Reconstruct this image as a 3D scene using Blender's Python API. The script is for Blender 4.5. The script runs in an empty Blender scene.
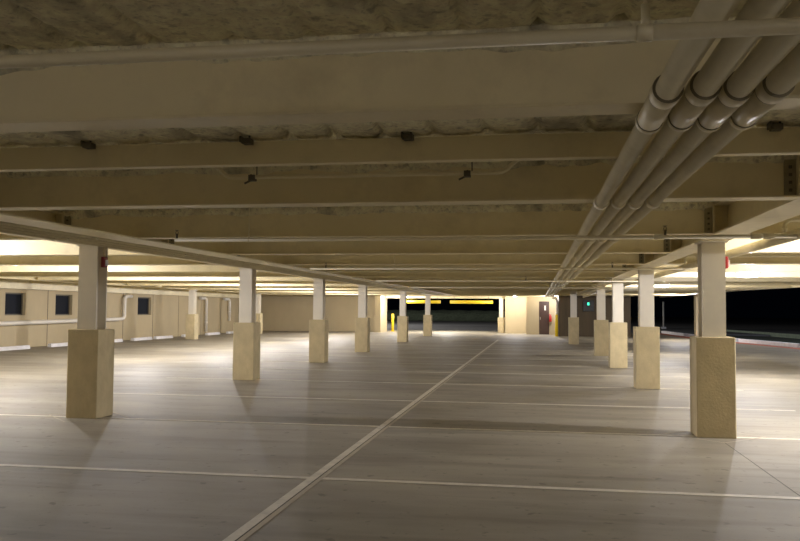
import bpy, bmesh, math, random
from mathutils import Vector, Matrix, noise
random.seed(7)
C = bpy.context.scene.collection
SC = bpy.context.scene

# ---------------------------------------------------------------- camera
YAW, PIT, ROL, F = 0.1644173, 0.0466379, 0.0074696, 0.8307161
fw = Vector((-math.sin(YAW) * math.cos(PIT), math.cos(YAW) * math.cos(PIT), math.sin(PIT)))
r0 = Vector((math.cos(YAW), math.sin(YAW), 0))
u0 = r0.cross(fw)
rt = r0 * math.cos(ROL) + u0 * math.sin(ROL)
up = rt.cross(fw)
cd = bpy.data.cameras.new('camera')
cd.sensor_width = 36
cd.lens = F * 1000 / 800 * 36
cd.clip_end = 600
cam = bpy.data.objects.new('camera', cd)
m = Matrix.Identity(4)
for i in range(3):
    m[i][0], m[i][1], m[i][2] = rt[i], up[i], -fw[i]
m[0][3], m[1][3], m[2][3] = 0, 0, 1.55
cam.matrix_world = m
C.objects.link(cam)
SC.camera = cam

# ---------------------------------------------------------------- night sky, exposure
w = bpy.data.worlds.new('night_sky')
SC.world = w
w.use_nodes = True
bgn = w.node_tree.nodes['Background']
bgn.inputs[0].default_value = (0.10, 0.16, 0.35, 1)
bgn.inputs[1].default_value = 0.0012
SC.view_settings.view_transform = 'Standard'
SC.view_settings.look = 'None'
SC.view_settings.gamma = 1
SC.view_settings.use_curve_mapping = False
SC.view_settings.exposure = 1.35
SC.cycles.max_bounces = 12
SC.cycles.diffuse_bounces = 7
SC.cycles.sample_clamp_indirect = 4.0

LAMP_W = 185.0
LAMP_COL = (0.985, 0.955, 1.0)
# (x, y, power factor, beam half-angle or 0 for all round)
# (x, y, lens height, power factor)
LAMPS = [(-11.6, y, 2.50, p) for y, p in ((-7.8, .5), (-1.6, .12), (4.6, .04), (10.7, 1.9), (17.0, .7), (23.2, 1.1), (29.3, 1.1), (35.4, 1.1), (41.6, 1.1), (47.8, 1))]  # lamps near and behind the camera are added, unseen, to light the beams
LAMPS += [(5.4, -7.8, 2.5, .5), (5.4, -1.6, 2.5, .12), (5.4, 4.6, 2.5, .04), (5.4, 10.7, 2.5, 1.6), (5.4, 17.0, 2.5, .45), (4.83, 20.4, 2.36, .9),  # first three here are added out of view for the same light
          (4.4, 30.2, 2.40, .7), (7.4, 46.0, 2.5, .8), (-1.45, 54.2, 2.42, .6), (-9.3, 54.9, 2.46, .8), (.95, 52.8, 2.46, .3)]
POLE_W = 1300.0

# ---------------------------------------------------------------- materials
def mat(name, col, rough=.6, var=.0, scale=3, bump=0, bscale=40, metal=0, emit=None, es=0, dirt=None, dscale=1.2, damt=0, stretch=(1, 1, 1), spec=.5, specks=False, spots=None):
    M = bpy.data.materials.new(name); M.use_nodes = True
    nt = M.node_tree; N = nt.nodes; L = nt.links
    b = N['Principled BSDF']
    b.inputs['Base Color'].default_value = (*col, 1)
    b.inputs['Roughness'].default_value = rough
    b.inputs['Metallic'].default_value = metal
    b.inputs['Specular IOR Level'].default_value = spec
    tc = N.new('ShaderNodeTexCoord'); mp = N.new('ShaderNodeMapping')
    mp.inputs['Scale'].default_value = stretch
    L.new(tc.outputs['Object'], mp.inputs[0])
    cur = None
    if var:
        n = N.new('ShaderNodeTexNoise'); n.inputs['Scale'].default_value = scale
        n.inputs['Detail'].default_value = 6; n.inputs['Roughness'].default_value = .65
        L.new(mp.outputs[0], n.inputs[0])
        r = N.new('ShaderNodeValToRGB')
        r.color_ramp.elements[0].position = .3; r.color_ramp.elements[1].position = .7
        r.color_ramp.elements[0].color = (*[c * (1 - var) for c in col], 1)
        r.color_ramp.elements[1].color = (*[min(1, c * (1 + var)) for c in col], 1)
        L.new(n.outputs[0], r.inputs[0]); cur = r.outputs[0]
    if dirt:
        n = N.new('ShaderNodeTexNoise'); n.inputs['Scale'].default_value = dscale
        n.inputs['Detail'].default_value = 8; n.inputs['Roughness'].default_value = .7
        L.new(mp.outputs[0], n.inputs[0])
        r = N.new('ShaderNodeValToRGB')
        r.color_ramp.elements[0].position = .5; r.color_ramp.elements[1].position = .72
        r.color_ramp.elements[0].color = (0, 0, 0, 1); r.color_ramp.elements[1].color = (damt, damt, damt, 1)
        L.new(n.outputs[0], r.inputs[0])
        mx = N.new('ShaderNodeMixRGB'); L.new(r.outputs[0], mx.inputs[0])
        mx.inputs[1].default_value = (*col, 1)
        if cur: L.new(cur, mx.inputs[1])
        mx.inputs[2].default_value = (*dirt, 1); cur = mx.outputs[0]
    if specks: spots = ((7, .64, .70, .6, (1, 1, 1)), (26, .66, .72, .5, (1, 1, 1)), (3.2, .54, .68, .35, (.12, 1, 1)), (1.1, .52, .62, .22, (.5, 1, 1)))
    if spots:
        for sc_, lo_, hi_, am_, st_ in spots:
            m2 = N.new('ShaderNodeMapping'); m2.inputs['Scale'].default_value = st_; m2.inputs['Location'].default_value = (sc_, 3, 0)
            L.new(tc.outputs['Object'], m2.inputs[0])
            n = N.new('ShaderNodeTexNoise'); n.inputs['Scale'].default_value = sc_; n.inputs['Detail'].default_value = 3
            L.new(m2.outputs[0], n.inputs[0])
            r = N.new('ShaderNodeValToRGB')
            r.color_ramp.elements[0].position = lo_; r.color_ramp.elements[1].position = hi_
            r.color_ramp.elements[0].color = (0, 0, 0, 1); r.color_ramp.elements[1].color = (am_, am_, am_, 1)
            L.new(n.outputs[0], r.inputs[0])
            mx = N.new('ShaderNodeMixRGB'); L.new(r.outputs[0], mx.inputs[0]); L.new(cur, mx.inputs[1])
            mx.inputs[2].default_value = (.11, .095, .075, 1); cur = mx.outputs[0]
    if cur: L.new(cur, b.inputs['Base Color'])
    if bump:
        n = N.new('ShaderNodeTexNoise'); n.inputs['Scale'].default_value = bscale
        n.inputs['Detail'].default_value = 5
        L.new(tc.outputs['Object'], n.inputs[0])
        bp = N.new('ShaderNodeBump'); bp.inputs['Strength'].default_value = bump; bp.inputs['Distance'].default_value = .01
        L.new(n.outputs[0], bp.inputs['Height']); L.new(bp.outputs[0], b.inputs['Normal'])
    if emit:
        b.inputs['Emission Color'].default_value = (*emit, 1); b.inputs['Emission Strength'].default_value = es
    return M

PAINT = (.83, .745, .50)
M_beam = mat('cream_beam_paint', PAINT, .42, .05, 1.5, dirt=(.30, .24, .14), dscale=1.6, damt=.28)
M_foam = mat('sprayed_fireproofing', (.92, .82, .60), .95, .2, 14, 1, 45, dirt=(.16, .135, .06), dscale=3.4, damt=.45, spots=((2.6, .56, .72, .6, (1.3, .45, 1)), (11, .60, .70, .45, (1, 1, 1)), (34, .55, .7, .35, (1, 1, 1))))  # first stretched spots paint the shade of the deck creases into the colour
M_pipe = mat('cream_pipe_paint', (.76, .69, .49), .38, .05, 3, dirt=(.35, .28, .15), dscale=2.5, damt=.25)
M_steel = mat('column_paint', (.76, .71, .60), .45, .04, 3)
M_ped = mat('tan_concrete', (.55, .46, .275), .85, .12, 5, .5, 30, dirt=(.33, .25, .14), dscale=2.0, damt=.4, stretch=(1, 1, .6))
M_floor = mat('concrete_floor', (.29, .258, .20), .62, .22, .9, .12, 60, dirt=(.20, .175, .15), dscale=.55, damt=.5, stretch=(.35, 1, 1), spec=.3, specks=True)
M_line = mat('worn_white_paint', (.64, .59, .49), .6, .12, 6, dirt=(.36, .33, .29), dscale=3.5, damt=.75)
M_tanline = mat('worn_tan_sealant', (.45, .38, .28), .7, .15, 6, dirt=(.25, .22, .18), dscale=3, damt=.7)
M_joint = mat('dark_joint', (.07, .06, .045), .9)
M_wall = mat('painted_wall', (.45, .37, .225), .75, .05, 1.2, .15, 30, dirt=(.40, .32, .2), dscale=.8, damt=.35, stretch=(1, 1, .5))
M_unlit_wall = mat('unlit_brown_wall', (.085, .062, .035), .8, .25, .9, stretch=(3, 3, .3))  # wall out of the light, its shade painted in as dark brown
M_white = mat('white_pipe_paint', (.70, .66, .58), .4)
M_kerb = mat('white_concrete_kerb', (.72, .71, .72), .8, .1, 4)
M_red = mat('red_enamel', (.45, .025, .02), .35)
M_redpaint = mat('faded_red_paint', (.42, .13, .08), .7, .2, 3)
M_yel = mat('yellow_paint', (.85, .62, .02), .4)
M_door = mat('brown_door', (.05, .022, .013), .5, .1, 2)
M_black = mat('black_plastic', (.015, .015, .015), .4)
M_glass = mat('dark_window_glass', (.01, .012, .018), .7, spec=.1)
M_plate = mat('dull_bolt_plate', (.34, .30, .19), .6, .2, 8)  # duller and darker than the beam paint
M_joint_shade = mat('olive_joint_shade', (.22, .19, .12), .6)  # joint shadow on the conduits, painted as dark rings
M_redd = mat('dark_red_enamel', (.22, .012, .015), .35)
M_dark = mat('dark_bracket', (.11, .095, .06), .6)
M_asph = mat('asphalt', (.11, .11, .115), .8, .2, 3)
M_grass = mat('grass', (.022, .032, .018), .95, .4, 5, 1, 20)
M_hedge = mat('hedge_leaves', (.06, .075, .05), .95, .5, 6, 1, 8)
M_house = mat('lamp_housing', (.35, .32, .27), .4, metal=.6)
M_lens = mat('lit_lamp_lens', (.9, .9, .85), .3, emit=(1, .95, .86), es=18)
M_green = mat('lit_green_sign', (.0, .3, .15), .4, emit=(.05, .9, .45), es=.8)
M_strobe = mat('clear_strobe_lens', (.8, .8, .85), .1)

# ---------------------------------------------------------------- mesh helpers
def box(bm, x0, x1, y0, y1, z0, z1, bev=0):
    vs = [bm.verts.new(p) for p in ((x0, y0, z0), (x1, y0, z0), (x1, y1, z0), (x0, y1, z0), (x0, y0, z1), (x1, y0, z1), (x1, y1, z1), (x0, y1, z1))]
    fs = [bm.faces.new([vs[i] for i in f]) for f in ((3, 2, 1, 0), (4, 5, 6, 7), (0, 1, 5, 4), (1, 2, 6, 5), (2, 3, 7, 6), (3, 0, 4, 7))]
    if bev:
        es = set(e for f in fs for e in f.edges)
        bmesh.ops.bevel(bm, geom=list(es), offset=bev, segments=2, affect='EDGES', profile=.5)

def tube(bm, pts, r, seg=16, cap=True):
    pts = [Vector(p) for p in pts]
    rs = r if isinstance(r, (list, tuple)) else [r] * len(pts)
    rings = []
    n = len(pts)
    ref = Vector((0, 0, 1))
    d0 = (pts[1] - pts[0]).normalized()
    if abs(d0.z) > .9: ref = Vector((1, 0, 0))
    for i, p in enumerate(pts):
        if i == 0: d = pts[1] - pts[0]
        elif i == n - 1: d = pts[-1] - pts[-2]
        else: d = (pts[i] - pts[i - 1]).normalized() + (pts[i + 1] - pts[i]).normalized()
        d.normalize()
        a = d.cross(ref)
        if a.length < 1e-4: a = d.cross(Vector((0, 1, 0)))
        a.normalize(); b = a.cross(d).normalized()
        ref = b
        rings.append([bm.verts.new(p + (a * math.cos(t) + b * math.sin(t)) * rs[i]) for t in [2 * math.pi * k / seg for k in range(seg)]])
    for A, B in zip(rings, rings[1:]):
        for k in range(seg):
            f = bm.faces.new((A[k], A[(k + 1) % seg], B[(k + 1) % seg], B[k])); f.smooth = True
    if cap:
        bm.faces.new(list(reversed(rings[0]))); bm.faces.new(rings[-1])
    return rings

def obj(name, bm, material, parent=None, loc=None):
    bmesh.ops.recalc_face_normals(bm, faces=bm.faces)
    me = bpy.data.meshes.new(name); bm.to_mesh(me); bm.free()
    me.materials.append(material)
    o = bpy.data.objects.new(name, me); C.objects.link(o)
    if parent: o.parent = parent
    if loc: o.location = loc
    return o

def B(): return bmesh.new()

def mbox(name, material, parent, *boxes, bev=0):
    bm = B()
    for b in boxes: box(bm, *b, bev=bev)
    return obj(name, bm, material, parent)

def tag(o, label, cat, group=None):
    o['label'] = label; o['category'] = cat
    if group: o['group'] = group
    return o

def thing(name, label, cat, loc=(0, 0, 0), group=None, rz=0):
    o = bpy.data.objects.new(name, None); o.location = loc; o.rotation_euler = (0, 0, rz); C.objects.link(o)
    o.empty_display_size = .2
    return tag(o, label, cat, group)

def isthing(o): o['kind'] = 'thing'; return o
def struct(o): o['kind'] = 'structure'; return o

def copy_tree(o, parent=None):
    c = o.copy(); C.objects.link(c)
    if parent: c.parent = parent
    for ch in [x for x in o.children]: copy_tree(ch, c)
    return c

ORD = ['nearest', 'second', 'third', 'fourth', 'fifth', 'sixth', 'seventh', 'eighth', 'ninth', 'tenth', 'eleventh', 'twelfth', 'thirteenth', 'fourteenth', 'fifteenth', 'sixteenth', 'seventeenth', 'eighteenth']

# ---------------------------------------------------------------- setting: floor
Y1, XL, XR, XF = 10.99, -6.27, 2.165, -16.72
WX = -19.2                    # inner face of the left wall
ZB, ZD = 2.43, 2.80           # beam undersides, deck
KERB = [(14.0, -10), (13.6, 12), (12.7, 26), (12.0, 33), (11.24, 38.5), (10.05, 45.0), (9.2, 50.8), (8.6, 61.5)]
bm = B()
pts = [(WX, -10)] + KERB + [(-10.5, 61.5), (WX, 61.5)]
top = [bm.verts.new((x, y, 0)) for x, y in pts]; bot = [bm.verts.new((x, y, -.2)) for x, y in pts]
bm.faces.new(top); bm.faces.new(list(reversed(bot)))
for i in range(len(pts)):
    j = (i + 1) % len(pts); bm.faces.new((top[i], bot[i], bot[j], top[j]))
floor = struct(obj('floor', bm, M_floor))
STR = [7.45, 10.87, 14.0, 17.35, 20.5, 23.6, 26.7, 29.8, 32.9, 36.0, 39.1, 42.2]
for y in STR:
    mbox('parking_line', M_line, floor, (-8.1, 4.0, y - .046, y + .046, .0005, .003))
mbox('parking_line', M_line, floor, (-2.07, -1.99, 1.5, 43.5, .0005, .004))
mbox('parking_line', M_tanline, floor, (-1.976, -1.935, 1.5, 43.5, .0005, .004))
mbox('expansion_joint', M_joint, floor, (-1.99, -1.976, 1.5, 43.5, .0005, .0035))
for x in (XR + .02, XL - .02):
    if x > 0: mbox('expansion_joint', M_joint, floor, (x - .004, x + .004, -2, 10.4, .0005, .0015))
    bm = B(); cy = 10.99; dd = [(x, cy - .62), (x + .62, cy), (x, cy + .62), (x - .62, cy)]
    for q in range(4):
        (xa, ya), (xb, yb) = dd[q], dd[(q + 1) % 4]
        i_ = .95
        f = [bm.verts.new(p) for p in ((xa, ya, .0042), (xb, yb, .0042), (x + (xb - x) * i_, cy + (yb - cy) * i_, .0042), (x + (xa - x) * i_, cy + (ya - cy) * i_, .0042))]
        bm.faces.new(f)
    obj('isolation_joint', bm, M_tanline, floor)
bm = B()
for (xa, ya), (xb, yb) in zip(KERB[2:7], KERB[3:8]):
    f = [bm.verts.new(p) for p in ((xa - .75, ya, .002), (xa, ya, .002), (xb, yb, .002), (xb - .75, yb, .002))]
    bm.faces.new(f)
obj('fire_lane_paint', bm, M_redpaint, floor)

# ---------------------------------------------------------------- setting: sprayed deck (ceiling)
def deckz(x, y):
    p = Vector((x, y, 0))
    ph = (x + .10 * noise.noise(Vector((x * .6, y * .35, 3)))) / .36
    g = abs(ph - round(ph)) * 2            # 0 at groove
    k = noise.noise(Vector((x * 1.1, y * 1.6, 9)))
    dep = max(0, .55 + .9 * k)
    gr = math.exp(-(g / .16) ** 2) * .07 * dep
    n = noise.noise(p * 3) * .012 + noise.noise(p * 9) * .008 + noise.noise(p * 22) * .0045
    return ZD + gr + n
bm = B()
nx, ny = 330, 300
x0, x1, y0, y1 = -7.0, 4.0, .4, 7.4
gv = [[bm.verts.new((x0 + (x1 - x0) * i / nx, y0 + (y1 - y0) * j / ny, 0)) for i in range(nx + 1)] for j in range(ny + 1)]
for row in gv:
    for v in row: v.co.z = deckz(v.co.x, v.co.y)
for j in range(ny):
    for i in range(nx):
        f = bm.faces.new((gv[j][i], gv[j][i + 1], gv[j + 1][i + 1], gv[j + 1][i])); f.smooth = True
box(bm, WX - .5, x0, -10, 60, ZD, ZD + .3); box(bm, x1, 12, -10, 60, ZD, ZD + .3)
box(bm, x0, x1, -10, y0, ZD, ZD + .3); box(bm, x0, x1, y1, 60, ZD, ZD + .3)
box(bm, x0, x1, y0, y1, ZD + .08, ZD + .3)
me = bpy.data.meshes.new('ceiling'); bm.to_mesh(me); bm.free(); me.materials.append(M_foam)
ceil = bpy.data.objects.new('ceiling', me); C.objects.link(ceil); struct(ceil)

# ---------------------------------------------------------------- setting: walls
def wall_holes_x(name, x0, x1, ya, yb, z0, z1, holes, material):
    bm = B(); y = ya
    for (h0, h1, g0, g1) in holes:
        box(bm, x0, x1, y, h0, z0, z1)
        box(bm, x0, x1, h0, h1, z0, g0); box(bm, x0, x1, h0, h1, g1, z1)
        y = h1
    box(bm, x0, x1, y, yb, z0, z1)
    return struct(obj(name, bm, material))
k = 19.2 / 20.3
def wz(z): return 1.55 + (z - 1.55) * k
HO = [(29.2 * k, 30.5 * k, wz(1.2), wz(2.09)), (32.6 * k, 33.9 * k, wz(1.18), wz(2.08)), (40.0 * k, 41.5 * k, wz(1.15), wz(2.08))]
HO_near = [(20.9, 22.6, 1.22, 2.06), (24.1, 25.8, 1.22, 2.06)]
wl = wall_holes_x('wall_left', WX - .35, WX, -10, 55.5, 0, ZD, HO_near + HO, M_wall)
for i, h in enumerate(HO_near + HO):
    wn = mbox('window_%d' % (i + 1), M_glass, None, (WX - .17, WX - .15, h[0], h[1], h[2], h[3])); struct(wn)
    mbox('window_frame', M_dark, wn, (WX - .149, WX - .12, h[0], h[0] + .05, h[2], h[3]), (WX - .149, WX - .12, h[1] - .05, h[1], h[2], h[3]),
         (WX - .149, WX - .12, h[0] + .05, h[1] - .05, h[2], h[2] + .05), (WX - .149, WX - .12, h[0] + .05, h[1] - .05, h[3] - .05, h[3]))
bm = B()
y = 12
while y < 55:
    box(bm, WX, WX + .006, y - .012, y + .012, 0, 2.3); y += 3.05
obj('panel_joint', bm, M_joint, wl)
struct(mbox('wall_rear', M_wall, None, (WX - .35, 14, -10.3, -10, 0, ZD)))
struct(mbox('wall_back', M_wall, None, (WX - .35, -10.75, 55.5, 55.8, 0, ZD)))
struct(mbox('wall_opening_end', M_wall, None, (-10.75, -10.35, 54.6, 57.0, 0, ZD)))
struct(mbox('wall_lobby', M_wall, None, (-2.15, -.72, 56.0, 56.3, 0, ZD), (-.72, .085, 54.0, 54.3, 0, ZD), (.73, 1.25, 54.0, 54.3, 0, ZD), (.085, .73, 54.0, 54.3, 2.12, ZD), (-.72, -.5, 54.3, 56.0, 0, ZD)))
struct(mbox('wall_dark_room', M_unlit_wall, None, (1.25, 5.45, 51.0, 51.3, 0, ZD), (1.25, 1.45, 51.3, 54.3, 0, ZD), (5.25, 5.45, 51.3, 57, 0, ZD)))
struct(mbox('trim_1', M_beam, None, (-10.35, -2.15, 56.6, 57.0, 2.32, ZD)))       # header over the exit opening
d = struct(mbox('door_1', M_door, None, (.095, .72, 54.05, 54.10, .01, 2.11)))
mbox('door_plate', M_white, d, (.42, .52, 54.035, 54.05, 1.55, 1.85))
mbox('door_handle', M_house, d, (.14, .19, 54.01, 54.05, .95, 1.12), bev=.005)
pier = struct(mbox('wall_pier', M_wall, None, (8.88, 9.28, 49.4, 50.0, 0, ZD)))
# fascia of the open right side
FAS = [(11.2, -10), (11.2, 15), (10.3, 24.5), (9.1, 31.0), (8.0, 37.0), (7.8, 56)]
bm = B()
for (xa, ya), (xb, yb) in zip(FAS, FAS[1:]):
    v = [bm.verts.new(p) for p in ((xa, ya, ZB), (xa + .2, ya, ZB), (xb + .2, yb, ZB), (xb, yb, ZB), (xa, ya, ZD), (xa + .2, ya, ZD), (xb + .2, yb, ZD), (xb, yb, ZD))]
    for f in ((3, 2, 1, 0), (4, 5, 6, 7), (0, 1, 5, 4), (1, 2, 6, 5), (2, 3, 7, 6), (3, 0, 4, 7)): bm.faces.new([v[i] for i in f])
struct(obj('trim_2', bm, M_beam))
def fas_x(y):
    for (xa, ya), (xb, yb) in zip(FAS, FAS[1:]):
        if ya <= y <= yb: return xa + (xb - xa) * (y - ya) / (yb - ya)
    return 7.8

# ---------------------------------------------------------------- outside
o = mbox('ground', M_asph, None, (-150, 150, -60, 260, -.5, -.205)); struct(o)
o = mbox('road', M_asph, None, (-60, 60, 61.55, 112, -.205, -.03)); struct(o)
def kerb_piece(a, b, label):
    (xa, ya), (xb, yb) = a, b
    bm = B()
    v = [bm.verts.new(p) for p in ((xa + .005, ya, -.2), (xa + .30, ya, -.2), (xb + .30, yb, -.2), (xb + .005, yb, -.2), (xa + .005, ya, .17), (xa + .30, ya, .17), (xb + .30, yb, .17), (xb + .005, yb, .17))]
    for f in ((3, 2, 1, 0), (4, 5, 6, 7), (0, 1, 5, 4), (1, 2, 6, 5), (2, 3, 7, 6), (3, 0, 4, 7)): bm.faces.new([v[i] for i in f])
    tag(obj('kerb', bm, M_kerb), label, 'kerb', 'white kerbs along the open right side')
kl = ['white concrete kerb piece cut by the right frame edge', 'white concrete kerb piece seen right of the nearest right column', 'lilac white kerb piece seen left of the nearest right column', 'farthest white kerb piece beside the tan pier']
for i in range(3, 7):
    (xa, ya), (xb, yb) = KERB[i], KERB[i + 1]
    t = .04
    kerb_piece((xa + (xb - xa) * t, ya + (yb - ya) * t), (xb - (xb - xa) * t, yb - (yb - ya) * t), kl[i - 3])
bm = B()
g = [(12.6, 20, -.1), (12.0, 34, .05), (11.6, 38.5, .08), (10.4, 45, .08), (9.6, 50.8, .08), (9.0, 64, .05)]
prev = None
for x, y, z in g:
    ro = [bm.verts.new(q) for q in ((x, y, z - .06), (x + 1.5, y + .5, 0), (x + 4, y + 1, -.12), (x + 10, y + 2, -.19), (x + 30, y + 6, -.19))]
    if prev:
        for a in range(4): bm.faces.new((prev[a], prev[a + 1], ro[a + 1], ro[a]))
    prev = ro
o = obj('grass_bank', bm, M_grass); struct(o)
bm = B()
for i in range(30):
    x = -70 + i * 2.2
    r = 1.5
    s = bmesh.ops.create_icosphere(bm, subdivisions=2, radius=1)
    for v in s['verts']:
        n_ = v.co.copy(); kk = 1 + .12 * noise.noise(n_ * 2 + Vector((i, 0, 0)))
        v.co = Vector((x + n_.x * 3.4 * kk, 114 + n_.y * 1.5 * kk, .55 + n_.z * (.97 + .03 * math.sin(i)) * kk))
o = obj('hedge', bm, M_hedge); tag(o, 'dark hedge across the road beyond the exit opening', 'hedge'); o['kind'] = 'stuff'

# ---------------------------------------------------------------- ceiling beams
def ibeam(x0, x1, y, label, group, near, zb=ZB, fwid=.2, conn=False):
    if near:
        t = isthing(thing('steel_beam', label, 'beam', ((x0 + x1) / 2, y, zb), group))
        h = (x1 - x0) / 2
        mbox('web', M_beam, t, (-h, h, -.008, .008, .014, ZD - .002 - zb))
        mbox('bottom_flange', M_beam, t, (-h, h, -fwid / 2, fwid / 2, 0, .014), bev=.003)
        # ragged sprayed coat down the top of the web
        bm = B(); n = max(8, int((x1 - x0) / .04)); st = (x1 - x0) / n
        rows = []
        for i in range(n + 1):
            x = -h + i * st
            wx = x + (x0 + x1) / 2
            d = .085 + .035 * noise.noise(Vector((wx * 2.3, y, 0))) + .03 * noise.noise(Vector((wx * 7, y, 4)))
            th = .022 + .012 * noise.noise(Vector((wx * 9, y, 8)))
            zt = ZD + .05 - zb
            rows.append([bm.verts.new(p) for p in ((x, -.0085, zt - .05 - d), (x, -.0085 - th * .8, zt - .05 - d + .012), (x, -.0085 - th * 1.2, zt - .05 - d * .5), (x, -.0085 - .07, zt),
                                                   (x, .0085 + .07, zt), (x, .0085 + th, zt - .09), (x, .0085, zt - .05 - d * .9))])
        for a, b in zip(rows, rows[1:]):
            for q in range(6):
                f = bm.faces.new((a[q], b[q], b[q + 1], a[q + 1])); f.smooth = True
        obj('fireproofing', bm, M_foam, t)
        for e in ((1, -1) if conn else ()):
            cp = mbox('connection_plate', M_plate, t, *[tuple(v) for v in ((min(e * (h - .10), e * (h - .015)), max(e * (h - .10), e * (h - .015)), -.03, -.010, .02, ZD - zb - .06),)])
            for q in range(4): mbox('bolt', M_dark, cp, (e * (h - .058) - .012, e * (h - .058) + .012, -.04, -.031, .05 + q * .06, .074 + q * .06))
            mbox('end_plate', M_beam, t, (min(e * (h - .013), e * h), max(e * (h - .013), e * h), -.07, .07, .016, ZD - zb - .03))
        return t
    bm = B()
    box(bm, x0, x1, y - .008, y + .008, zb + .014, ZD - .002); box(bm, x0, x1, y - fwid / 2, y + fwid / 2, zb, zb + .014)
    return isthing(tag(obj('steel_beam', bm, M_beam), label, 'beam', group))

NB = 17
for k_ in range(NB):
    y = 3.70 + 3.099 * k_ + (.02 * k_ if k_ < 5 else .1)
    near = k_ < 6
    nm = ORD[k_]
    if y > 54.3: break
    ibeam(XL + .18, XR - .18 if y < 50.7 else 1.22, y, f'cream steel ceiling beam crossing the middle aisle, {nm} from the camera' if k_ else 'cream steel ceiling beam crossing the middle aisle, nearest to the camera', 'ceiling beams over the middle aisle', near, conn=near)
    if k_ >= 1:
        ibeam(XF + .18, XL - .18, y, f'cream steel ceiling beam over the left parking bay, {ORD[k_-1]} from the camera' if k_ > 1 else 'cream steel ceiling beam over the left parking bay, nearest to the camera', 'ceiling beams over the left bay', k_ in (2, 3, 4))
    xr = fas_x(y)
    if y < 50.5: ibeam(XR + .18, xr - .02, y, f'cream steel ceiling beam over the right parking bay, {nm} from the camera' if k_ else 'cream steel ceiling beam over the right parking bay, nearest to the camera', 'ceiling beams over the right bay', k_ < 4)
    if k_ >= 6:
        ibeam(WX + .31, XF - .18, y, f'short cream beam between the far left girder and window wall, {ORD[k_-6]} from the camera' if k_ > 6 else 'short cream beam between the far left girder and window wall, nearest to the camera', 'short beams along the left wall', False)
t = isthing(tag(mbox('box_beam', M_beam, None, (XL + .18, XR - .18, 5.80, 5.90, 2.605, 2.775), bev=.006), 'shallow cream box beam between the two nearest deep beams of the middle aisle', 'beam'))
# dark clamps on the shallow beam
for x, lab in ((-3.34, 'dark beam clamp above the left end of the shallow beam'), (-2.09, 'dark beam clamp left of centre above the shallow beam'), (-.90, 'dark beam clamp above the shallow beam, middle of the photo'), (1.55, 'dark beam clamp right of the four large conduits')):
    c = thing('beam_clamp', lab, 'clamp', (x, 5.74, 2.725), 'dark clamps above the shallow beam')
    mbox('jaw', M_dark, c, (-.035, .035, -.03, .05, .02, .06), (-.05, -.035, -.03, .05, .03, .075), bev=.004)
    bm = B(); tube(bm, [(0.02, -.005, .06), (.02, -.005, .09)], .008, 8); obj('bolt', bm, M_dark, c)

# ---------------------------------------------------------------- girders
def girder(x, ya, yb, label, w_=.35, zb=ZB, stiff=()):
    g = thing('steel_girder', label, 'girder', (x, ya, zb), 'long steel girders')
    isthing(g); L_ = yb - ya
    mbox('web', M_beam, g, (-.01, .01, 0, L_, .02, ZD - .005 - zb))
    mbox('bottom_flange', M_beam, g, (-w_ / 2, w_ / 2, 0, L_, 0, .02), bev=.003)
    mbox('top_flange', M_beam, g, (-w_ / 2, w_ / 2, 0, L_, ZD - zb - .03, ZD - zb - .005))
    for s in stiff:
        for sg in (-1, 1):
            a, b = sorted((sg * .01, sg * w_ / 2))
            st = mbox('stiffener', M_beam, g, (a, b, s - ya - .055, s - ya - .04, .02, ZD - zb - .03), (a, b, s - ya + .04, s - ya + .055, .02, ZD - zb - .03))
            mbox('bolt_plate', M_plate, st, (a + .02 * (sg > 0), b - .02 * (sg < 0) , s - ya - .04, s - ya + .04, .03, ZD - zb - .035))
    return g
ST = [3.70 + 3.12 * q for q in range(1, 6)]
girder(XR, .4, 50.9, 'long cream steel girder on top of the right column row', stiff=[s + .12 for s in ST])
girder(XL, .4, 55, 'long cream steel girder on top of the left column row', stiff=[s + .12 for s in ST])
girder(XF, 8, 55, 'long cream steel girder over the far left columns near the window wall')
girder(WX + .16, 8, 55, 'deep cream girder along the top of the left window wall', .28, 2.2)

# ---------------------------------------------------------------- columns
PH = 1.235
def column(x, y, label, group, ztop=ZB, ph=PH):
    c = thing('column', label, 'column', (x, y, 0), group)
    s = .2316
    bm = B(); box(bm, -s, s, -s, s, 0, ph, bev=.012); obj('concrete_pedestal', bm, M_ped, c)
    a, b = .14, .145
    mbox('steel_shaft', M_steel, c, (-a, a, -b, -b + .018, ph, ztop), (-a, a, b - .018, b, ph, ztop), (-.008, .008, -b + .018, b - .018, ph, ztop))
    mbox('cap_plate', M_steel, c, (-.17, .17, -.17, .17, ztop - .018, ztop))
    return c
YC = [10.99, 17.42, 23.48, 29.58]
for i, y in enumerate(YC):
    column(XR, y, ['nearest right column with tan pedestal, red alarm on its side', 'second column from the camera in the right row', 'third column from the camera in the right row', 'fourth right row column, partly behind the third one'][i], 'columns of the right row')
    column(XL, y, ['nearest left column with tan pedestal and dark red alarm', 'second column from the camera in the left row', 'third column from the camera in the left row', 'fourth column from the camera in the left row'][i], 'columns of the left row')
column(-6.33, 39.1, 'fifth column of the left row, just left of the yellow clearance bars', 'columns of the left row')
column(-6.33, 48.2, 'farthest column of the left row, before the exit opening', 'columns of the left row')
column(1.64, 39.3, 'slim looking pale column right of the lobby, farthest of the right row', 'columns of the right row')
column(-2.42, 56.6, 'small distant column at the right end of the exit opening', 'columns at the exit', 2.32, 1.05)
column(XF, 38.6, 'far left column before the window wall, between two left row columns', 'columns near the window wall')
column(XF, 48.3, 'far left column mostly behind the second left column', 'columns near the window wall')
column(XF, 28.9, 'far left column hidden behind the nearest left column', 'columns near the window wall')

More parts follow.
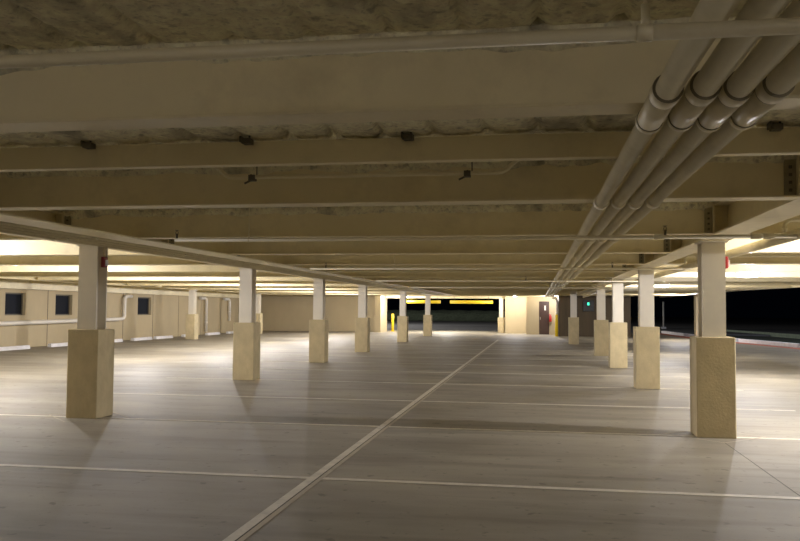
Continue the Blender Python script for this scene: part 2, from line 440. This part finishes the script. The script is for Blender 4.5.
# ---------------------------------------------------------------- fire alarms
def alarm(x, y, z, label, M_red):
    a = thing('fire_alarm', label, 'alarm', (x, y, z), None)
    mbox('housing', M_red, a, (0.001, .055, -.05, .05, -.075, .075), bev=.008)
    mbox('strobe_lens', M_strobe, a, (.056, .078, -.03, .03, -.05, .03), bev=.006)
    bm = B(); tube(bm, [(.02, 0, .076), (.02, 0, 2.41 - z)], .011, 10); obj('conduit', bm, M_pipe, a)
    return a
alarm(XL + .14, Y1, 2.19, 'dark red fire alarm strobe on the nearest left column', M_redd)
alarm(XR + .14, Y1, 2.17, 'red fire alarm strobe on the nearest right column', M_red)

# ---------------------------------------------------------------- large conduits
names4 = ['leftmost', 'second from the left', 'third from the left', 'rightmost']
for i, x in enumerate((.475, .602, .725, .852)):
    c = thing('conduit', f'large cream conduit running into the distance, {names4[i]} of four beside each other', 'conduit', (x, .4, 2.372), 'four large conduits under the beams')
    bm = B(); tube(bm, [(0, 0, 0), (0, 50.4, 0)], .046, 24); obj('pipe', bm, M_pipe, c)
    y = 3.2 - .03 * (i % 2)
    for q in range(9):
        if q == 0:
            bm = B(); tube(bm, [(0, y - .4 - .05, 0), (0, y - .4 - .045, 0), (0, y - .4 + .045, 0), (0, y - .4 + .05, 0)], [.050, .0575, .0575, .050], 24)
            obj('coupling', bm, M_pipe, c)
            bm = B(); tube(bm, [(0, y - .35, 0), (0, y + .08, 0)], .0535, 24)
            sl = obj('expansion_sleeve', bm, M_pipe, c)
            bm = B(); tube(bm, [(0, y + .05, 0), (0, y + .055, 0), (0, y + .09, 0), (0, y + .1, 0)], [.054, .058, .058, .050], 24); obj('end_ring', bm, M_pipe, sl)
            bm = B(); tube(bm, [(0, y + .045, 0), (0, y + .05, 0)], .0565, 24); obj('joint_shade_ring', bm, M_joint_shade, sl)  # dark ring stands for the shadow line at the joint
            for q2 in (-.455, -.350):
                bm = B(); tube(bm, [(0, y + q2, 0), (0, y + q2 + .004, 0)], .0565, 24); obj('joint_shade_ring', bm, M_joint_shade, sl)
        else:
            bm = B(); tube(bm, [(0, y - .4 - .06, 0), (0, y - .4 - .055, 0), (0, y - .4 + .055, 0), (0, y - .4 + .06, 0)], [.050, .0565, .0565, .050], 20)
            obj('coupling', bm, M_pipe, c)
        y += 3.2
# ---------------------------------------------------------------- conduits beside the left row
d_ = tag(mbox('cable_duct', M_beam, None, (-5.36, -4.97, 1.0, 54, 2.41, 2.429), bev=.003), 'flat cream duct under the beams, beside the small conduits of the left row', 'duct')
for i, x in enumerate((-5.46, -5.66, -5.86, -6.05)):
    c = thing('conduit', f'small cream conduit beside the left column row, {["nearest to the flat duct", "second from the flat duct", "third from the flat duct", "closest to the columns"][i]}', 'conduit', (x, 1.0, 2.411), 'small conduits beside the left row')
    bm = B(); tube(bm, [(0, 0, 0), (0, 53, 0)], .0165, 12); obj('pipe', bm, M_pipe, c)
    for q in range(6):
        yy = 5.5 + 3.1 * q
        bm = B(); tube(bm, [(0, yy - .04, 0), (0, yy + .04, 0)], .0205, 12); obj('coupling', bm, M_pipe, c)

# ---------------------------------------------------------------- sprinkler pipes
def head(parent, x, y, z, upw=True):
    s = 1 if upw else -1
    bm = B(); tube(bm, [(x, y, z), (x, y, z + s * .05)], .012, 10)
    tube(bm, [(x, y, z + s * .05), (x, y, z + s * .056)], .006, 8)
    for dx in (-.014, .014): tube(bm, [(x + dx, y, z + s * .045), (x + dx * 1.1, y, z + s * .07), (x, y, z + s * .088)], .003, 6)
    tube(bm, [(x, y, z + s * .088), (x, y, z + s * .092)], .022, 12)
    return obj('sprinkler_head', bm, M_dark, parent)
def hanger(parent, x, y, z, r):
    bm = B(); tube(bm, [(x, y, z + r), (x, y, ZD - z + z)], .006, 8)
    ring = [(x, y + math.cos(a) * (r + .004), z + math.sin(a) * (r + .004)) for a in [math.pi * 2 * q / 16 for q in range(17)]]
    tube(bm, ring, .005, 6, cap=False)
    return obj('pipe_hanger', bm, M_pipe, parent)
def branch(y, z, xa, xb, r, label, hangs, heads, tees):
    p = thing('sprinkler_pipe', label, 'pipe', (0, y, 0), 'sprinkler branch pipes')
    bm = B(); tube(bm, [(xa, 0, z), (xb, 0, z)], r, 18); obj('pipe', bm, M_pipe, p)
    for x in hangs: hanger(p, x, 0, z, r)
    for x in heads: head(p, x, 0, z + r)
    for x in tees:
        bm = B(); tube(bm, [(x - .05, 0, z), (x - .047, 0, z), (x + .047, 0, z), (x + .05, 0, z)], [r, r + .008, r + .008, r], 16); obj('coupling', bm, M_pipe, p)
    return p
# nearest: thin pipe on the left, a tee, a slightly thicker pipe on the right
pA = thing('sprinkler_pipe', 'cream sprinkler pipe crossing the top of the photo below the conduits', 'pipe', (0, 2.265, 0), 'sprinkler branch pipes')
bm = B(); tube(bm, [(-3.9, 0, 2.293), (.26, 0, 2.293)], .0195, 20); obj('thin_pipe', bm, M_pipe, pA)
bm = B(); tube(bm, [(.26, 0, 2.293), (2.6, 0, 2.293)], .0215, 20); obj('thick_pipe', bm, M_pipe, pA)
bm = B(); tube(bm, [(.262, 0, 2.293), (.264, 0, 2.293), (.30, 0, 2.293), (.302, 0, 2.293)], [.020, .024, .024, .022], 20); obj('coupling', bm, M_pipe, pA)
bm = B(); tube(bm, [(.285, 0, 2.293), (.285, 0, 2.37)], .012, 12); tube(bm, [(.285, 0, 2.37), (.285, 0, ZD + .02)], .006, 10); obj('hanger_rod', bm, M_pipe, pA)
branch(8.62, 2.293, -3.95, 2.5, .020, 'cream sprinkler pipe in front of the nearest right column, second of its kind', (-3.1,), (-3.93, 1.26), (1.20, 2.12, 2.24))
branch(15.05, 2.293, -4.2, 2.5, .020, 'cream sprinkler pipe in front of the second right column, third of its kind', (-2.6,), (-3.9, 1.3), (.7,))
branch(21.45, 2.293, -4.2, 2.5, .020, 'cream sprinkler pipe in front of the third right column, fourth of its kind', (-2.6,), (-.3,), (.7,))
branch(27.8, 2.293, -4.2, 2.5, .020, 'cream sprinkler pipe in front of the fourth right column, farthest of its kind', (), (), ())
mp_ = thing('sprinkler_main', 'thick cream sprinkler main running along behind the right column row', 'pipe', (2.66, 2.0, 2.36))
bm = B(); tube(bm, [(0, 0, 0), (0, 48, 0)], .057, 20); obj('pipe', bm, M_pipe, mp_)
for y in (2.33, 8.62, 15.05, 21.45, 27.8):
    bm = B(); tube(bm, [(-.16, y - 2, -.067), (-.05, y - 2, -.067), (-.02, y - 2, -.03)], .021, 12); obj('branch_elbow', bm, M_pipe, mp_)
for y in (6.0, 12.4, 18.6, 24.8):
    bm = B(); tube(bm, [(0, y - .06, 0), (0, y + .06, 0)], .066, 20); obj('coupling', bm, M_pipe, mp_)
    bm = B(); tube(bm, [(0, y + .3, .05), (0, y + .3, ZD - 2.36)], .006, 8); obj('hanger_rod', bm, M_pipe, mp_)
for y in (9.6, 15.8):
    r_ = thing('sprinkler_riser', 'short riser pipe on top of the sprinkler main at the right edge' if y < 10 else 'short riser on the sprinkler main behind the nearest right column', 'pipe', (2.66, y, 2.4185))
    bm = B(); tube(bm, [(0, 0, 0), (0, 0, .085), (.03, 0, .125), (.07, 0, .14), (2.6, 0, .14)], .02, 14); obj('pipe', bm, M_pipe, r_)
    bm = B(); tube(bm, [(0, 0, .02), (0, 0, .06)], .028, 14); obj('coupling', bm, M_pipe, r_)

# bent conduit in the second beam space
bc = thing('bent_conduit', 'thin bent conduit hanging behind the shallow beam across the ceiling', 'conduit', (0, 6.25, 0))
def arc(cx, cz, r, a0, a1, n=6): return [(cx + r * math.cos(a0 + (a1 - a0) * i / n), 0, cz + r * math.sin(a0 + (a1 - a0) * i / n)) for i in range(n + 1)]
zc = 2.585
pts = [(-2.62, 0, 2.80), (-2.56, 0, 2.70)] + arc(-2.38, zc + .12, .12, math.pi * 1.2, math.pi * 1.5) + arc(-.30, zc + .12, .12, math.pi * 1.5, math.pi * 1.8) + [(-.12, 0, 2.70), (-.07, 0, 2.80)]
bm = B(); tube(bm, pts, .016, 12); obj('pipe', bm, M_pipe, bc)
for x in (-2.22, -.52):
    bm = B(); tube(bm, [(x + .03, 0, zc), (x + .03, 0, ZD)], .005, 8)
    box(bm, x - .03, x + .02, -.03, .03, zc - .03, zc + .015)
    tube(bm, [(x, -.05, zc), (x, .05, zc)], .016, 8); tube(bm, [(x - .01, 0, zc - .02), (x - .07, 0, zc - .05)], .008, 6)
    obj('hanger_clamp', bm, M_dark, bc)

# ---------------------------------------------------------------- lamps
def lamp(x, y, z0, pw, label, group):
    sf = 1.9 if z0 < 2.4 else 1.0
    L_ = thing('ceiling_lamp', label, 'lamp', (x, y, z0 + .03), group)
    bm = B(); tube(bm, [(0, 0, .05), (0, 0, .06), (0, 0, .16), (0, 0, .18)], [.10 * sf, .15 * sf, .15 * sf, .11], 20); obj('housing', bm, M_house, L_)
    bm = B(); tube(bm, [(0, 0, .18), (0, 0, ZD - z0 - .03)], .02, 10); obj('stem', bm, M_house, L_)
    bm = B(); tube(bm, [(0, 0, -.03), (0, 0, -.02), (0, 0, .02), (0, 0, .05)], [.06 * sf, .11 * sf, .14 * sf, .14 * sf], 20); obj('lens', bm, M_lens, L_)
    ld = bpy.data.lights.new('lamp_light', 'POINT'); ld.energy = LAMP_W * pw; ld.color = LAMP_COL; ld.shadow_soft_size = .3 if y < 0 else .035
    lo = bpy.data.objects.new('lamp_light', ld); lo.location = (0, 0, -.09); lo.parent = L_; C.objects.link(lo)
    return L_
nl = nr = 0
for (x, y, z0, p) in LAMPS:
    if x < -11.5:
        lb = 'round ceiling lamp over the left parking bay, ' + (ORD[nl] + ' from the camera' if nl else 'unseen, added behind the camera'); nl += 1; g = 'ceiling lamps over the left bay'
    elif x > 2 :
        lb = 'round ceiling lamp over the right parking bay, ' + (ORD[nr] + ' from the camera' if nr else 'unseen, added behind the camera'); nr += 1; g = 'ceiling lamps over the right bay'
    elif x < -5:
        lb = 'ceiling lamp close to the bright wall end left of the exit opening'; g = None
    elif x < 0:
        lb = 'ceiling lamp glowing in front of the lobby wall'; g = None
    else:
        lb = 'ceiling lamp close to the white wall beside the brown door'; g = None
    lamp(x, y, z0, p, lb, g)

# ---------------------------------------------------------------- far end things
def bollard(x, y, h, r, label):
    b = thing('bollard', label, 'bollard', (x, y, 0), 'yellow bollards')
    bm = B(); tube(bm, [(0, 0, 0), (0, 0, h - .05), (0, 0, h - .015), (0, 0, h)], [r, r, r * .75, r * .3], 20); obj('post', bm, M_yel, b)
    bm = B(); tube(bm, [(0, 0, 0), (0, 0, .02)], r + .04, 20); obj('base_collar', bm, M_yel, b)
bollard(-10.02, 57.4, 1.25, .10, 'yellow bollard at the left end of the exit opening')
bollard(1.12, 51.0, 1.3, .09, 'dull yellow bollard below the white pipe beside the lobby')
def bar(xa, xb, label):
    b = thing('clearance_bar', label, 'bar', ((xa + xb) / 2, 55.2, 2.0), 'yellow clearance bars')
    h = (xb - xa) / 2
    bm = B(); tube(bm, [(-h, 0, .06), (h, 0, .06)], .105, 16); obj('tube', bm, M_yel, b)
    for x in (-h * .8, h * .8):
        bm = B(); tube(bm, [(x, 0, .165), (x, 0, ZD - 2.0)], .01, 6); obj('hanging_chain', bm, M_dark, b)
bar(-8.67, -6.40, 'left yellow clearance bar hanging before the exit opening')
bar(-5.76, -2.92, 'right yellow clearance bar hanging before the exit opening')
fe = thing('fire_extinguisher', 'small red fire extinguisher on the white wall right of the brown door', 'fire extinguisher', (.80, 53.9, .82))
bm = B(); tube(bm, [(0, 0, 0), (0, 0, .03), (0, 0, .34), (0, 0, .40), (0, 0, .43)], [.07, .085, .085, .05, .03], 16); obj('cylinder', bm, M_red, fe)
mbox('handle', M_red, fe, (-.09, .06, -.02, .02, .43, .47), (-.10, -.03, -.02, .02, .48, .5), bev=.004)
bm = B(); tube(bm, [(-.05, 0, .45), (-.13, -.02, .38), (-.12, -.02, .12)], .015, 8); obj('hose', bm, M_black, fe)
es = thing('exit_sign', 'small black sign with green light on the unlit brown wall', 'sign', (3.0, 50.93, 1.62))
mbox('case', M_black, es, (-.32, .32, 0, .07, -.12, .55), bev=.01)
mbox('green_light', M_green, es, (-.07, .05, -.012, 0, .25, .42), bev=.004)
dp = thing('drain_pipe', 'white pipe elbow coming down behind the bollard beside the lobby', 'pipe', (1.17, 51.6, 0))
bm = B(); tube(bm, [(0, -.4, 0.02), (0, -.4, 2.05), (-.03, -.4, 2.2), (-.12, -.4, 2.28), (-.3, -.4, 2.3)], .075, 14); obj('pipe', bm, M_white, dp)
bm = B(); tube(bm, [(0, -.4, 1.35), (0, -.4, 1.45)], .095, 14); obj('coupling', bm, M_white, dp)

# left wall pipework
PX = WX + .14
p = thing('wall_pipe', 'white pipe along the window wall, rising at its right end', 'pipe', (PX, 0, 0))
bm = B(); tube(bm, [(0, 12, .80), (0, 35.9, 1.0), (0, 36.15, 1.03), (0, 36.25, 1.15), (0, 36.25, 1.95), (0, 36.35, 2.05), (0, 36.9, 2.07)], .085, 16); obj('pipe', bm, M_white, p)
for y in (16, 20, 24, 28, 32):
    mbox('wall_bracket', M_white, p, (-.14, .0, y - .03, y + .03, .70 + (y - 12) * .0084, .73 + (y - 12) * .0084))
def downpipe(y, z0, label):
    q = thing('downpipe', label, 'pipe', (PX, y, 0), 'white downpipes on the left wall')
    bm = B(); tube(bm, [(.0, -.9, 2.1), (0, -.2, 2.1), (0, -.03, 2.05), (0, 0, 1.9), (0, 0, z0)], .08, 14); obj('pipe', bm, M_white, q)
    bm = B(); tube(bm, [(0, 0, z0 + .5), (0, 0, z0 + .6)], .095, 14); obj('coupling', bm, M_white, q)
downpipe(46.0, .15, 'long white downpipe on the left wall right of the far left column')
downpipe(49.7, .75, 'short white downpipe on the left wall near the corner')
# parking stops along the left wall
sp0 = None
labs = ['unseen, added behind the camera'] + [o_ + ' from the camera' for o_ in ORD[1:]]
i = 0
for ya, yb in ((23.2, 25.0), (26.1, 27.9), (29.3, 31.2), (33.0, 34.9), (35.9, 37.6), (38.2, 40.2), (41.4, 43.2), (44.6, 46.4), (47.8, 49.6), (51, 52.8)):
    bm = B()
    prof = [(-.09, 0), (.09, 0), (.065, .13), (-.065, .13)]
    a = [bm.verts.new((x, 0, z)) for x, z in prof]; b = [bm.verts.new((x, 1.85, z)) for x, z in prof]
    bm.faces.new(a); bm.faces.new(list(reversed(b)))
    for q in range(4): bm.faces.new((a[q], b[q], b[(q + 1) % 4], a[(q + 1) % 4]))
    o = obj('parking_stop', bm, M_kerb, None, (WX + .75, ya, 0))
    tag(o, 'white concrete parking stop along the window wall, ' + labs[i], 'parking stop', 'parking stops by the window wall'); i += 1
# distant light pole outside
lp = thing('light_pole', 'thin pale pole outside the open right side', 'pole', (11.2, 78, -.2))
bm = B(); tube(bm, [(0, 0, 0), (0, 0, 2.6)], .07, 10); obj('post', bm, M_white, lp)
mbox('base', M_kerb, lp, (-.2, .2, -.2, .2, 0, .35))

sl_ = thing('street_lamp', 'tall street lamp outside the open right side, beyond the right frame edge', 'street lamp', (19.0, 40.0, .5))
bm = B(); tube(bm, [(0, 0, 0), (0, 0, 5.6), (-.05, 0, 5.8), (-.3, 0, 5.9), (-1.0, 0, 5.95)], [.10, .06, .055, .05, .045], 12); obj('pole', bm, M_house, sl_)
mbox('lamp_head', M_house, sl_, (-1.6, -.9, -.15, .15, 5.9, 6.02), bev=.02)
mbox('lens', M_lens, sl_, (-1.5, -1.0, -.1, .1, 5.88, 5.899))
ld = bpy.data.lights.new('lamp_light', 'POINT'); ld.energy = POLE_W; ld.color = (.82, .88, 1.0); ld.shadow_soft_size = .1
lo = bpy.data.objects.new('lamp_light', ld); lo.location = (-1.25, 0, 5.75); lo.parent = sl_; C.objects.link(lo)
wl_ = thing('added_road_lamp', 'added lamp hidden behind the exit opening header, lighting the road', 'lamp', (-6.2, 57.02, 2.45))  # added out of view to brighten the road outside
mbox('housing', M_house, wl_, (-.2, .2, 0, .2, 0, .2), bev=.01)
mbox('lens', M_lens, wl_, (-.15, .15, .02, .18, -.02, -.001))
ld = bpy.data.lights.new('lamp_light', 'POINT'); ld.energy = 300; ld.color = (1, .97, .93); ld.shadow_soft_size = .06
lo = bpy.data.objects.new('lamp_light', ld); lo.location = (0, .12, -.10); lo.parent = wl_; C.objects.link(lo)

bm = B()
v = [bm.verts.new(p) for p in ((14.6, 72, -.3), (14.9, 72.2, -.3), (17.3, 54.1, -.3), (17, 54, -.3), (14.6, 72, .12), (14.9, 72.2, .12), (17.3, 54.1, .12), (17, 54, .12))]
for f in ((3, 2, 1, 0), (4, 5, 6, 7), (0, 1, 5, 4), (1, 2, 6, 5), (2, 3, 7, 6), (3, 0, 4, 7)): bm.faces.new([v[i] for i in f])
tag(obj('garden_wall', bm, mat('mossy_concrete', (.16, .20, .15), .9, .25, 3)), 'low grey green garden wall in the dark beyond the kerb at right', 'wall')
q = copy_tree(sl_); q.location = (-21, 78, -.2)  # second street lamp, added out of view to light road and hedge
q['label'] = 'added street lamp hidden behind the back wall, lighting the road'
for ch in q.children:
    if ch.type == 'LIGHT': ch.data = ch.data.copy(); ch.data.energy = 6000; ch.data.color = (1, .95, .88)
